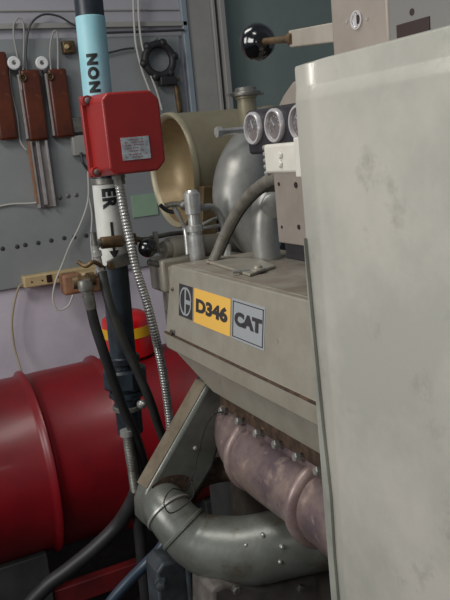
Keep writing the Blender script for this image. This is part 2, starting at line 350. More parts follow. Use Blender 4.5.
for yy in (DY - .2, DY + .2):
    m = MB(); m.box((-.1, yy - .02, .13), (.185, yy + .02, .2)); m.box((.365, yy - .02, .13), (.93, yy + .02, .2)); lab(m.build('side_rail', M['standred'], t, bevel=.003), 'dull red rail')
# red can on the drum
cx, cy = P(128, 335, y=DY).x, DY
CZ = DZ + DR + .001
t = thing('fuel_can', (cx, cy, CZ), 'bright red round can with a yellow band standing on the drum', 'can')
MB().lathe((cx, cy, CZ), (0, 0, 1), [(0, 0), (0, .085), (.004, .09), (.125, .09), (.14, .086), (.158, .06), (.165, .035), (.165, 0)], seg=48).build('can_body', M['canred'], t, ang=50)
lab(MB().lathe((cx, cy, CZ), (0, 0, 1), [(.075, .0905), (.075, .0915), (.112, .0915), (.112, .0905)], seg=48).build('band', M['yellow'], t), 'yellow band')
MB().lathe((cx, cy, CZ + .165), (0, 0, 1), [(0, .026), (.018, .026), (.022, .02), (.022, 0)], seg=24).build('cap', M['canred'], t)

# ================================================================ VERTICAL PIPE
PY = 1.7
pa = P(87.5, -10, y=PY); pb = P(122, 345, y=PY); dn = (pb - pa) / (pb.z - pa.z)
def pz(z): return pa + dn * (z - pa.z)
def zpx(py): # z on the pipe axis at photo row py
    lo, hi = 0, 2.2
    for _ in range(40):
        mid = (lo + hi) / 2; p = pz(mid) - V((0, 0, EYE)); c = CAM.transposed() @ p
        if 300 - F * c.y / -c.z > py: lo = mid
        else: hi = mid
    return lo
base = pz(0); AX = (pz(1) - pz(0)).normalized(); PR = .0325
t = thing('water_pipe', base, 'thick vertical pipe painted black with pale blue and white stencilled bands', 'pipe')
PIPE = t
def seg(z1, z0, r, name, m, e=.0): return MB().lathe(pz(z0), AX, [(0, 0), (0, r - .001), (.001, r), (z1 - z0 - .001, r), (z1 - z0, r - .001), (z1 - z0, 0)], seg=40).build(name, M[m], t)
seg(2.3, zpx(432), PR, 'pipe_shell', 'pblack')
seg(zpx(433), .0, .017, 'lower_tube', 'black')
zb1, zb2 = zpx(17), zpx(100); blue = lab(seg(zb1, zb2, PR + .001, 'blue_band', 'pblue'), 'pale blue band')
zw1, zw2 = zpx(184), zpx(264); white = lab(seg(zw1, zw2, PR + .001, 'white_band', 'pwhite'), 'white band')
face = math.atan2(-PY, -.53)    # angle towards the viewer's side
def wrap(b, zc, ang0, parent, name, m):
    """bend flat lettering (x along the pipe downwards, y = tops of letters to the right) round the pipe"""
    ys = [v.co.y for v in b.verts]; y = min(ys)
    while y < max(ys):
        bmesh.ops.bisect_plane(b, geom=b.verts[:] + b.edges[:] + b.faces[:], plane_co=(0, y, 0), plane_no=(0, 1, 0)); y += .004
    for v in b.verts:
        a = ang0 + v.co.y / PR; r = PR + .0015 + max(0, v.co.z); c = pz(zc - v.co.x)
        v.co = c + V((math.cos(a), math.sin(a), 0)) * r
    mb = MB(); mb.bm.free(); mb.bm = b
    return lab(mb.build(name, M[m], parent, smooth=False), 'black stencilled letters')
wrap(textmesh('NON', .030, .0003, .002, 1.08, 1.25), zpx(74.5), face - .16, blue, 'lettering', 'ink')
wrap(textmesh('ER', .042, .0003, .0022, .92, 1.1), zpx(198), face + .12, white, 'lettering', 'ink')
# arrow
b = bmesh.new(); za, zt = zpx(221), zpx(258); ln = za - zt
pts = [(0, -.003), (ln - .022, -.003), (ln - .022, -.011), (ln, 0), (ln - .022, .011), (ln - .022, .003), (0, .003)]
f1 = [b.verts.new((x, y, .0)) for x, y in pts]; b.faces.new(f1)
bmesh.ops.extrude_face_region(b, geom=b.faces[:]); 
for v in b.verts[len(pts):]: v.co.z = .0006
w_ = wrap(b, za, face + .08, white, 'arrow', 'ink'); w_['label'] = 'black arrow pointing down'
# union and lower fittings
def zring(py1, py2, r, name, m, ch=.006):
    z1, z0 = zpx(py1), zpx(py2); h = z1 - z0
    return MB().lathe(pz(z0), AX, [(0, PR), (0, r - ch), (ch, r), (h - ch, r), (h, r - ch), (h, PR)], seg=40).build(name, M[m], t)
zring(178, 184, PR + .003, 'band_collar', 'dullsteel', .001)
zring(355, 363, PR + .008, 'union_collar', 'pblack', .003)
m = MB(); z1, z0 = zpx(367), zpx(387); h = z1 - z0; m.lathe(pz(z0), AX, [(0, PR), (0, .05), (.006, .056), (h - .006, .056), (h, .05), (h, PR)], seg=8); m.build('union_nut', M['pblack'], t)
zring(390, 396, PR + .012, 'union_collar', 'pblack', .003)
zring(404, 409, PR + .006, 'seal_ring', 'dullsteel', .002)
for k in range(2): pass
m = MB(); q = P(141, 404, y=PY - .035); m.lathe(q, (.2, -1, .2), [(0, .012), (.01, .012), (.02, .003), (.02, 0)]); m.build('grease_nipple', M['steel'], t)

# ---------------------------------------------------------------- red box
yb, yf = 1.662, 1.555
ZT, ZB = P(130, 91, y=yf).z, P(125, 174, y=yf).z; xl, X1 = P(104, 120, y=yf).x, P(161.5, 120, y=yf).x; xb0, xb1 = P(87, 120, y=1.652).x, X1 + .004
ZTb, ZBb = ZT + .003, ZB - .003
t = thing('alarm_box', (.57, 1.66, ZB), 'red enamelled metal box with silver nameplate fixed in front of the pipe', 'box')
def oct(x0, x1, z0, z1, c, y): return [(x0 + c * .7, y, z0), (x1 - c, y, z0), (x1, y, z0 + c), (x1, y, z1 - c), (x1 - c, y, z1), (x0 + c * .7, y, z1), (x0, y, z1 - c * .7), (x0, y, z0 + c * .7)]
MB().loft(oct(xb0, xb1, ZBb, ZTb, .018, 1.652), oct(xl, X1, ZB, ZT, .02, yf)).build('cover', M['redbox'], t, bevel=.005)
m = MB(); m.box((xb0 - .010, 1.650, ZBb), (xb1, yb + .003, ZTb)); m.build('back_plate', M['redbox'], t, bevel=.003)
for zz in (ZBb + .012, ZTb - .012):
    m = MB(); m.lathe((xb0 - .000, 1.649, zz), (0, -1, 0), [(-.003, .0115), (.022, .0115), (.022, 0)], seg=20); m.build('ear', M['redbox'], t)
    m = MB(); m.lathe((xb0 - .000, 1.627, zz), (0, -1, 0), [(-.001, .0075), (.002, .007), (.004, .004), (.004, 0)], seg=16); lab(m.build('screw', M['dullsteel'], t), 'dull screw')
na, nb = P(120.5, 138, y=yf - .001), P(151, 158, y=yf - .001)
np_ = MB(); np_.box((na.x, yf - .0015, nb.z), (nb.x, yf + .001, na.z)); npo = lab(np_.build('nameplate', M['plate'], t), 'silver nameplate')
m = MB(); hh = na.z - nb.z; ww = nb.x - na.x
for k, (l, w, a0) in enumerate(((.2, .6, .1), (.12, .8, .22), (.12, .7, .34), (.1, .5, .47), (.25, .55, .6), (.12, .8, .75), (.1, .75, .87))):
    xx = na.x + ww * l; nw = 7
    for j in range(nw):
        if (j * 7 + k * 3) % 5 == 0: continue
        m.box((xx + ww * w * j / nw, yf - .002, na.z - hh * a0 - .0012), (xx + ww * w * (j + .75) / nw, yf - .0014, na.z - hh * a0 + .0006))
m.build('print_lines', M['plateink'], npo)

# ---------------------------------------------------------------- flexible conduit
def ribbed(pts, r, pitch, name, m, label, cat='conduit', amp=.22, parent=None, seg=18):
    c = catmull(pts, 40); d = [0]
    for a, b in zip(c, c[1:]): d.append(d[-1] + (b - a).length)
    n = int(d[-1] / pitch * 4); out = []; rr = []; j = 0
    for i in range(n + 1):
        s = d[-1] * i / n
        while j < len(d) - 2 and d[j + 1] < s: j += 1
        f = (s - d[j]) / max(1e-9, d[j + 1] - d[j]); out.append(c[j].lerp(c[j + 1], f)); rr.append(r * (1 - (amp if i % 4 in (0,) else (amp * .35 if i % 4 in (1, 3) else 0))))
    o = MB().tube(out, rr, seg).build(name, M[m], parent, ang=80)
    return tag(o, label, cat) if parent is None else o
K = lambda x, y, d=1.62: P(x, y, y=d)
zc0 = K(118, 172)
t = thing('flexible_conduit', K(171, 430, 1.66), 'ribbed shiny metal conduit curving down from the red box', 'conduit')
ribbed([K(119, 183), K(124, 210), K(130, 240), K(137, 272), K(146, 300), K(154, 330), K(161, 362, 1.64), K(166, 392, 1.65), K(170, 425, 1.66), K(172, 460, 1.66)], .0112, .0075, 'ribbed_tube', 'steel', '', parent=t)
m = MB(); m.lathe(K(116.5, 166), K(120, 184) - K(116.5, 166), [(0, .012), (.01, .012), (.01, .016), (.028, .016), (.028, .0135), (.042, .0135)], seg=8); m.build('conduit_fitting', M['dullsteel'], t)

# ---------------------------------------------------------------- pipe clamp rod in front of pipe
t = thing('clamp_rod', K(110, 243, 1.645), 'tarnished horizontal clamp rod crossing in front of the white pipe band', 'clamp')
a, b = K(92, 244, 1.64), K(140, 239, 1.64); ax = b - a; Lr = ax.length
MB().lathe(a, ax, [(0, 0), (0, .008), (.003, .011), (.016, .011), (.018, .006), (Lr, .006), (Lr, 0)], seg=16).build('rod', M['dullsteel'], t)
MB().lathe(a + ax * .18, ax, [(0, .006), (0, .013), (.002, .014), (Lr * .42, .014), (Lr * .42 + .002, .013), (Lr * .42 + .002, .006)], seg=20).build('sleeve', M['brass'], t)
MB().lathe(a + ax * .78, ax, [(0, .006), (0, .016), (.014, .016), (.014, .006)], seg=6).build('nut', M['brass'], t)
m = MB(); m.prism([K(108, 262, 1.65), K(116, 258, 1.65), K(130, 251, 1.65), K(137, 254, 1.65), K(137, 262, 1.65), K(120, 268, 1.65), K(110, 270, 1.65)], (0, .015, 0)); m.build('saddle', M['dullsteel'], t, bevel=.002)
m = MB(); m.hexbolt(K(110.5, 266, 1.645), (0, -1, 0), .008, .008); m.build('saddle_bolt', M['brass'], t)

# ---------------------------------------------------------------- left fitting cluster and hoses
t = thing('hose_manifold', K(92, 282, 1.62), 'greenish brass pipe fittings joining two black hoses left of the pipe', 'fitting')
m = MB(); m.lathe(K(72, 283, 1.62), K(104, 277, 1.62) - K(72, 283, 1.62), [(0, 0), (0, .014), (.012, .016), (.012, .012), (.035, .012), (.035, .017), (.052, .017), (.052, .01), (.075, .01), (.075, 0)], seg=12); m.build('cross_fitting', M['brass'], t)
m = MB(); m.lathe(K(84, 280, 1.6), K(91, 308, 1.6) - K(84, 280, 1.6), [(0, 0), (0, .014), (.008, .017), (.022, .017), (.024, .012), (.036, .012), (.036, .014), (.068, .0125), (.07, .01)], seg=12); m.build('hose_coupling', M['dullsteel'], t)
m = MB(); m.lathe(K(95, 246, 1.62), K(101, 275, 1.62) - K(95, 246, 1.62), [(0, 0), (0, .008), (.012, .008), (.012, .012), (.024, .012), (.026, .009), (.05, .009), (.05, .011), (.075, .011)], seg=10); m.build('hose_coupling', M['steel'], t)
m = MB(); m.tube([K(93, 232, 1.62), K(94, 238, 1.62), K(95, 247, 1.62)], .006); m.build('stub', M['dullsteel'], t)
m = MB(); m.tube([K(78, 262, 1.62), K(86, 266, 1.6), K(94, 262, 1.6), K(104, 268, 1.62)], .005, smooth=6); m.build('elbow_tube', M['brass'], t)
m = MB(); m.box(K(93, 283, 1.62) - V((.012, .012, .02)), K(93, 283, 1.62) + V((.02, .012, .012))); m.build('tee_block', M['brownpl'], t, bevel=.004)
tag(MB().tube([K(90, 304, 1.6), K(95, 325, 1.6), K(103, 350, 1.6), K(113, 380, 1.61), K(124, 410, 1.62), K(137, 440, 1.63), K(145, 470, 1.645), K(150, 505, 1.66)], .0118, 14, smooth=8).build('rubber_hose', M['black']), 'black rubber hose on the left running down from the brass fittings', 'hose')
tag(MB().tube([K(102, 272, 1.615), K(107, 295, 1.6), K(115, 320, 1.59), K(125, 345, 1.585), K(136, 368, 1.58), K(149, 398, 1.58), K(160, 430, 1.6), K(172, 462, 1.62)], .0108, 14, smooth=8).build('rubber_hose', M['hoseg']), 'grey black hose crossing diagonally in front of the dark pipe', 'hose')
t = thing('braided_hose', K(138, 490, 1.66), 'short braided silver hose with clamp below the dark pipe fitting', 'hose')
ribbed([K(128, 436, 1.63), K(130, 452, 1.63), K(133, 470, 1.63), K(136, 490, 1.64)], .0135, .004, 'braid', 'dullsteel', '', parent=t, amp=.12)
m = MB(); m.lathe(K(126.5, 430, 1.63), K(127.7, 440, 1.63) - K(126.5, 430, 1.63), [(0, .011), (0, .0165), (.014, .0165), (.014, .011)], seg=24); m.build('hose_clamp', M['steel'], t)
tag(MB().tube([K(138, 488, 1.66), K(132, 503, 1.68), K(118, 525, 1.72), K(95, 548, 1.74), K(68, 570, 1.76), K(45, 588, 1.78), K(20, 618, 1.8), K(0, 660, 1.82)], .0195, 16, smooth=8).build('rubber_hose', M['black']), 'thick black hose sweeping down to the lower left corner', 'hose')
tag(MB().tube([K(172, 520, 1.46), K(163, 545, 1.46), K(148, 562, 1.46), K(130, 580, 1.48), K(108, 606, 1.5), K(90, 640, 1.52)], .013, 14, smooth=8).build('rubber_hose', M['blue']), 'dark blue hose running down left from beneath the silver elbow', 'hose')

# ================================================================ ENGINE
t = thing('diesel_engine', (.95, 1.1, 0), 'large grey diesel engine with yellow model decal and silver ducts', 'engine')
ENG = t
xf = .6; y0 = .70
SL = .13
def PS(px, py):
    p = P(px, py, x=xf)
    for _ in range(8): p = P(px, py, x=xf - SL * (1.352 - p.z))
    return p
def shear(b):
    for v in b.verts: v.co.x -= SL * (1.352 - v.co.z)
zs = 1.199; xs_ = xf - SL * (1.352 - zs)
prof_ = [(xf, 1.352, 1.503), (xs_, zs, 1.53), (xs_ - .005, zs - .002, 1.535), (xs_ - .005, 1.163, 1.52), (xs_ + .003, 1.160, 1.50), (xf - .002, 1.098, 1.34), (.86, 1.098, 1.34), (.86, 1.352, 1.5)]
A = [V((x, y0, z)) for x, z, y in prof_]; B = [V((x, y, z)) for x, z, y in prof_]
H = MB().loft(A, B).build('valve_housing', M['engine'], t, bevel=.004)
# dusty top cover plates
m = MB(); m.box((xf + .012, .72, 1.3515), (.85, 1.49, 1.3535)); lab(m.build('top_plate', M['engtop'], H, bevel=.001), 'dusty brownish top')
q1 = [P(x, y, z=1.354) for x, y in ((206, 263), (222, 258), (262, 262), (276, 268), (250, 277))]
m = MB(); m.prism(q1[::-1], (0, 0, .006)); m.build('inspection_cover', M['engine'], H, bevel=.002)
m = MB(); c = P(258, 270, z=1.36); m.lathe(c, (0, 0, 1), [(0, .014), (.003, .014), (.004, .009), (.008, .008), (.010, .005), (.010, 0)], seg=20); m.build('cover_nut', M['engine'], H)
m = MB(); c = P(241, 271, z=1.36); m.tube([c + V((-.018, 0, .001)), c + V((.018, -.01, .001))], .004); m.build('cover_latch', M['silver2'], H)
m = MB(); m.hexbolt((xf - .007, 1.49, 1.30), (-1, 0, 0), .004, .003); m.build('housing_bolt', M['dullsteel'], H)
for (px, py) in ((172, 332), (320, 402)):
    c = P(px, py, x=xs_ - .005); MB().lathe((xs_ - .004, c.y, c.z), (-1, 0, 0), [(0, .006), (.004, .006), (.004, 0)], seg=12).build('housing_bolt', M['dullsteel'], H)
m = MB(); m.box((xs_ - .0065, .72, zs - .001), (xs_ + .001, 1.525, zs + .0015)); lab(m.build('seam', M['rust'], H), 'brown seam line')
# decals on plane x = xf
def dec(px1, py1, px2, py2, px3, py3, px4, py4):
    return [PS(x, y) for x, y in ((px1, py1), (px2, py2), (px3, py3), (px4, py4))]
def rect(py_, y1, z1, z0, name, m, th=.0008, off=0): 
    q = MB().box((xf - th - off, y1, z0), (xf + .001 - off, py_, z1)); shear(q.bm); return q.build(name, M[m], H)
cl = PS(179.5, 283.5); cr = PS(192.3, 319.5); c2 = PS(192.3, 287); c3 = PS(179.5, 316)
Lz1, Lz0 = (cl.z + c2.z) / 2, (cr.z + c3.z) / 2
lab(rect(cl.y, cr.y, Lz1, Lz0, 'logo_decal', 'decalblk'), 'charcoal logo square')
ya, yb_ = PS(194.5, 290).y, PS(231, 300).y; z1 = (PS(195.5, 288).z + PS(231, 299.5).z) / 2; z0 = (PS(194, 323.5).z + PS(230, 335).z) / 2
lab(rect(ya, yb_, z1, z0, 'yellow_decal', 'decalyel'), 'orange yellow decal'); yz = (z1, z0)
yc1, yc2 = PS(232.5, 300).y, PS(265.5, 310).y; z1 = (PS(233, 298.5).z + PS(265, 307).z) / 2; z0 = (PS(232, 339.5).z + PS(264, 349).z) / 2
lab(rect(yc1, yc2, z1, z0, 'silver_decal', 'decalsil'), 'silver grey decal')
m = MB(); w = .0016; i = .004; ys_, ye = yc1 - i, yc2 + i; zt, zb = z1 - i, z0 + i
m.box((xf - .0012, ye, zt - w), (xf - .0006, ys_, zt)); m.box((xf - .0012, ye, zb), (xf - .0006, ys_, zb + w)); m.box((xf - .0012, ye, zb), (xf - .0006, ye + w * 2, zt)); m.box((xf - .0012, ys_ - w * 2, zb), (xf - .0006, ys_, zt))
shear(m.bm); lab(m.build('decal_border', M['decalblk'], H), 'thin dark border line')
def sidetext(body, yc, zc, wid, hgt, bold, name, m):
    b = textmesh(body, .1, .0003, bold); xs = [v.co.x for v in b.verts]; ys = [v.co.y for v in b.verts]
    sx = wid / (max(xs) - min(xs)); sy = hgt / (max(ys) - min(ys))
    for v in b.verts: v.co = V((xf - .0013 - v.co.z, yc - v.co.x * sx, zc + v.co.y * sy))
    shear(b); mb = MB(); mb.bm.free(); mb.bm = b; return lab(mb.build(name, M[m], H, smooth=False), 'dark bold letters')
tl, tr = PS(196.5, 305).y, PS(228, 315).y
zz1 = (PS(197, 297.5).z + PS(227, 308).z) / 2; zz0 = (PS(197, 312.5).z + PS(227, 322.5).z) / 2
sidetext('D346', (tl + tr) / 2, (zz1 + zz0) / 2, tl - tr, zz1 - zz0, .005, 'lettering', 'decalblk')
tl, tr = PS(235, 320).y, PS(262.3, 328).y
zz1 = (PS(236, 311).z + PS(262, 319.5).z) / 2; zz0 = (PS(235, 325.5).z + PS(261, 333.5).z) / 2
sidetext('CAT', (tl + tr) / 2, (zz1 + zz0) / 2, tl - tr, zz1 - zz0, .0065, 'lettering', 'decalblk')
# round mark in the logo square: split ring, upright and crossbar
m = MB(); yc, zc = (cl.y + cr.y) / 2, (Lz1 + Lz0) / 2; ry, rz = (cl.y - cr.y) * .44, (Lz1 - Lz0) * .45
def ringseg(a0, a1, k0=.80, n=16):
    out = [(1, a0 + (a1 - a0) * i / n) for i in range(n + 1)] + [(k0, a1 - (a1 - a0) * i / n) for i in range(n + 1)]
    m.prism([(xf - .0008, yc - math.cos(math.radians(a)) * ry * k, zc + math.sin(math.radians(a)) * rz * k) for k, a in out], (-.0007, 0, 0))
ringseg(98, 262, .86); ringseg(-82, -6, .86); ringseg(6, 82, .86)
m.box((xf - .0015, yc - ry * .10, zc - rz * .95), (xf - .0008, yc + ry * .12, zc + rz * .95))
m.box((xf - .0015, yc - ry * .95, zc - rz * .14), (xf - .0008, yc - ry * .10, zc + rz * .14))
shear(m.bm); lab(m.build('logo_mark', M['decalsil'], H), 'pale round logo mark')
# end cap beyond the housing
m = MB(); m.box((.63, 1.503, 1.16), (.84, 1.66, 1.335)); m.box((.615, 1.6, 1.27), (.70, 1.69, 1.35)); m.build('end_cover', M['engine'], t, bevel=.008)
for zz in (1.22, 1.29): MB().hexbolt((.63, 1.62, zz), (-1, 0, 0), .009).build('cover_bolt', M['dullsteel'], t)
# block
m = MB(); m.box((.74, .72, .25), (1.35, 1.62, 1.10)); m.box((.70, .74, .42), (.76, 1.5, .62)); m.build('cylinder_block', M['block'], t, bevel=.01)
m = MB(); m.box((.62, .66, .0), (1.4, 1.6, .25)); m.build('engine_bed', M['block'], t, bevel=.01)
for k in range(4):
    m = MB(); m.lathe((.74, .85 + k * .19, .86), (-1, 0, 0), [(0, .045), (.03, .045), (.034, .04), (.034, 0)]); m.build('block_plug', M['block'], t)
# flange strip with bolts
m = MB()
n = 22; pts = []
for i in range(n + 1):
    y = .72 + (1.50 - .72) * i / n; pts.append((xf + .038 + random.uniform(-.006, .006), y))
top = [V((x, y, 1.0985)) for x, y in pts]; bot = [V((x - .002, y, 1.036)) for x, y in pts]
m.loft([V((.8, .72, 1.0985)), V((.8, .72, 1.036)), bot[0], top[0]], [V((.8, 1.5, 1.0985)), V((.8, 1.5, 1.036)), bot[-1], top[-1]])
G = m.build('manifold_flange', M['rust'], t, bevel=.003)
for (px, py) in ((224, 411), (240.5, 421.5), (259, 433.5), (278, 444.5), (299, 457), (320, 471)):
    c = P(px, py, x=.63); mm = MB(); mm.lathe(c, (-1, .15, .25), [(-.03, .006), (0, .006), (0, .0092), (.009, .0092), (.011, .007), (.011, 0)], seg=6)
    lab(mm.build('flange_bolt', M['silver2'], t), 'bright hex bolt head')
# exhaust manifold
man = MB(); man.tube([(.75, 1.41, 1.05), (.712, 1.395, 1.015), (.688, 1.362, .975), (.675, 1.28, .952), (.67, 1.12, .948), (.67, 1.03, .946), (.67, .9, .946), (.67, .68, .946)],
                     [.066, .074, .080, .079, .074, .073, .078, .078], 48, smooth=10)
EM = man.build('exhaust_manifold', M['mani'], t, ang=60); lab(EM, 'mauve brown heat stained manifold')
for o_, ax_ in (((.6765, 1.300, .955), (-.02, -1, -.02)), ((.67, 1.048, .946), (0, -1, 0))):
    MB().lathe(o_, ax_, [(-.014, .070), (-.013, .0805), (-.007, .086), (.002, .088), (.007, .086), (.013, .0795), (.014, .070)], seg=56).build('clamp_ring', M['mani_highlight'], EM, ang=60)  # rings get the paler tone as a painted highlight
m = MB(); m.prism([(.640, 1.40, 1.040), (.636, 1.40, 1.022), (.650, 1.38, 1.010), (.72, 1.38, .98), (.78, 1.40, 1.040)], (0, -.70, 0)); m.build('manifold_rim', M['mani'], EM, bevel=.005)
# flat-sided duct
fy = 1.40
front = [P(x, y, y=fy) for x, y in ((208, 384), (215, 380), (232, 398), (229, 415), (214, 468), (199, 492), (184, 514), (166, 530), (152, 531), (144, 522), (143, 505), (148, 490))]
back = [p + V((-.006, .05, .0)) for p in front]
D = MB().loft(front, back).build('air_duct', M['silver'], t, bevel=.009)
sl = (front[0] - front[-1]).normalized(); nn = V((-abs(sl.z), 0, abs(sl.x)))
a, b = front[0], front[-1]
m = MB(); m.loft([a + nn * .0004 + V((0, .006, 0)), a + nn * .0004 + V((-.006, .048, 0)), a + nn * .002 + V((-.006, .048, 0)), a + nn * .002 + V((0, .006, 0))], [b + nn * .0004 + V((0, .006, 0)), b + nn * .0004 + V((-.006, .048, 0)), b + nn * .002 + V((-.006, .048, 0)), b + nn * .002 + V((0, .006, 0))])
lab(m.build('dusty_side', M['dust'], D), 'dusty brown upper side')
for px, py in ((195, 448), (224, 411)):
    c = P(px, py, y=fy); MB().lathe(c, (0, -1, 0), [(-.002, .005), (.003, .005), (.005, .003), (.005, 0)], seg=12).build('rivet', M['steel'], D)
# round elbow
E = [P(160, 499, y=1.42), P(168, 511, y=1.385), P(180, 526, y=1.355), P(196, 540, y=1.33), P(218, 548, y=1.30), P(250, 550, y=1.26), P(285, 543, y=1.22), P(330, 535, y=1.18), P(380, 530, y=1.14)]
EL = MB().tube(E, [.048, .050, .053, .060, .067, .071, .070, .068, .066], 40, smooth=10).build('duct_elbow', M['silver'], t, ang=60)
ec = catmull(E, 10)
def ringat(i, r, w, name, m, par, dr=.004):
    ax = (ec[i + 1] - ec[i - 1]).normalized()
    return MB().lathe(ec[i] - ax * w / 2, ax, [(0, r - .01), (0, r), (w * .25, r + dr), (w * .75, r + dr), (w, r), (w, r - .01)], seg=40).build(name, M[m], par)
ringat(11, .0505, .010, 'band_clamp', 'silver2', EL)
ringat(22, .055, .010, 'weld_bead', 'silver', EL, .003)
m = MB(); m.prism([P(173 + 20 * math.cos(k * .35) * (1 + .08 * math.sin(k * 5)), 484 + 9 * math.sin(k * .35) - 3 * math.cos(k * .35), y=fy - .0002) for k in range(18)], (0, .002, 0)); lab(m.build('rust_patch', M['rust'], D), 'dark rusty patch')
for (px, py, yy) in ((248, 546, 1.215), (262, 558, 1.195), (284, 548, 1.165), (246, 569, 1.222), (282, 563, 1.165), (265, 536, 1.2)):
    c = P(px, py, y=yy - .004); MB().lathe(c + V((0, .012, 0)), (-.3, -1, .2), [(-.004, .004), (.012, .004), (.0135, .002), (.0135, 0)], seg=10).build('stud', M['steel'], EL)
# wire loop round the duct
tag(MB().tube([P(224, 412, x=.59), P(215, 414, y=1.385), P(206, 426, y=1.385), P(199, 450, y=1.385), P(193, 475, y=1.38), P(186, 490, y=1.34), P(172, 489, y=1.33), P(164, 502, y=1.33), P(170, 513, y=1.32), P(184, 506, y=1.32), P(194, 494, y=1.33), P(190, 478, y=1.375)], .0014, 6, smooth=8).build('lockwire', M['black']), 'thin dark wire looped over the silver duct', 'wire')
# pipework behind elbow, lower casting, bracket
m = MB(); m.tube([(.78, 1.36, .86), (.68, 1.42, .875), (.60, 1.47, .86), (.56, 1.5, .80)], .03, 20, smooth=6); m.build('drain_tube', M['rust'], t)
m = MB(); m.tube([(.85, 1.3, .93), (.74, 1.36, .93), (.67, 1.42, .90)], .025, 20, smooth=6); m.build('drain_tube', M['silver'], t)
m = MB(); m.prism([P(212, 590, y=1.22), P(225, 584, y=1.22), P(262, 588, y=1.22), P(330, 572, y=1.22), P(360, 580, y=1.22), P(360, 660, y=1.22), P(212, 660, y=1.22)], (0, .12, 0)); m.build('sump_casting', M['sump'], t, bevel=.01)
for px, py in ((236, 590), (300, 588)):
    MB().hexbolt(P(px, py, y=1.22), (0, -1, 0), .009).build('sump_bolt', M['dullsteel'], t)
m = MB(); m.prism([P(157, 574, y=1.33), P(163, 564, y=1.33), P(181, 560, y=1.33), P(189, 570, y=1.33), P(193, 660, y=1.33), P(164, 660, y=1.33)], (0, .07, 0)); br = m.build('bracket_casting', M['slate'], t, bevel=.006)
m = MB(); m.lathe(P(161, 584, y=1.325), (-.4, -1, 0), [(-.02, .013), (.004, .013), (.004, .010), (.014, .010), (.016, .007), (.016, 0)], seg=6); m.build('bracket_bolt', M['slate'], br)
m = MB(); m.tube([P(187, 555, y=1.32), P(189, 580, y=1.32), P(192, 610, y=1.32)], .006, smooth=4); m.build('bracket_tube', M['slate'], br)
# cast elbow behind top
m = MB(); m.tube([P(268, 122, y=1.68), P(255, 145, y=1.64), P(243, 172, y=1.6), P(239, 203, y=1.58), P(250, 230, y=1.56), P(268, 254, y=1.54)], [.045, .058, .066, .062, .05, .04], 36, smooth=8); CE = lab(m.build('cast_elbow', M['silver2'], t, ang=60), 'bright silver cast elbow')
m = MB(); m.lathe(P(221, 132, y=1.56), (-1, 0, 0), [(-.06, .008), (0, .008), (0, .013), (.012, .013), (.012, 0)], seg=6); m.build('elbow_bolt', M['steel'], CE)
m = MB(); m.tube([P(270, 195, y=1.36), P(266, 215, y=1.36), P(265, 240, y=1.36), P(268, 262, y=1.36)], [.034, .032, .03, .03], 28, smooth=6); m.lathe(P(274, 206, y=1.33), (-.4, -1, 0), [(-.03, .028), (.0, .028), (.006, .024), (.006, 0)]); m.build('breather_stub', M['silver2'], t, ang=60)
# filler neck
fc = P(247, 108, y=1.7)
m = MB(); m.lathe(fc, (0, 0, 1), [(-.06, .026), (.022, .024), (.024, .027), (.03, .027)]); FN = m.build('filler_neck', M['tan'], t)
m = MB(); m.lathe(fc + V((0, 0, .03)), (0, 0, 1), [(0, .030), (.0, .037), (.006, .038), (.010, .036), (.012, .028), (.02, .026), (.022, .02), (.022, 0)]); m.box(fc + V((-.05, -.008, .032)), fc + V((-.03, .008, .038))); m.box(fc + V((.03, -.008, .030)), fc + V((.048, .008, .036))); m.build('filler_cap', M['dullsteel'], FN)

# ---------------------------------------------------------------- air cleaner drum
AY, AZ, AR, AXL = 1.9, 1.543, .157, .79
t = thing('air_cleaner', (.95, AY, AZ - AR), 'round tan air cleaner drum with open golden brown end behind the engine', 'air cleaner')
MB().lathe((AXL, AY, AZ), (1, 0, 0), [(.085, 0), (.085, .10), (.05, .125), (.01, AR - .014), (.0, AR - .010), (-.003, AR - .004), (.0, AR), (.012, AR + .001), (.014, AR - .003), (.30, AR - .003), (.31, AR), (.325, AR), (.33, AR - .003), (.5, AR - .003), (.5, 0)], seg=72).build('shell', M['tan'], t, ang=60)
lab(MB().lathe((AXL + .0005, AY, AZ), (1, 0, 0), [(.0835, 0), (.0835, .099), (.049, .1235), (.009, AR - .0155), (.0095, AR - .0145), (.05, .1245), (.0845, .0995), (.0845, 0)], seg=72).build('inner_cone', M['gold'], t, ang=60), 'golden brown inside')
MB().prism([P(203, 186, y=1.72), P(217, 186, y=1.72), P(217, 262, y=1.72), P(201, 262, y=1.72)], (0, .04, 0)).build('strap_bracket', M['gold'], t, bevel=.004)
m = MB(); m.box((AXL + .1, AY - .05, 1.1), (AXL + .4, AY + .05, AZ - AR + .02)); m.box((AXL + .05, AY - .09, .0), (AXL + .12, AY + .09, 1.1)); m.box((AXL + .12, AY - .05, 1.05), (AXL + .4, AY + .05, 1.1)); m.build('support_bracket', M['legs'], t, bevel=.004)

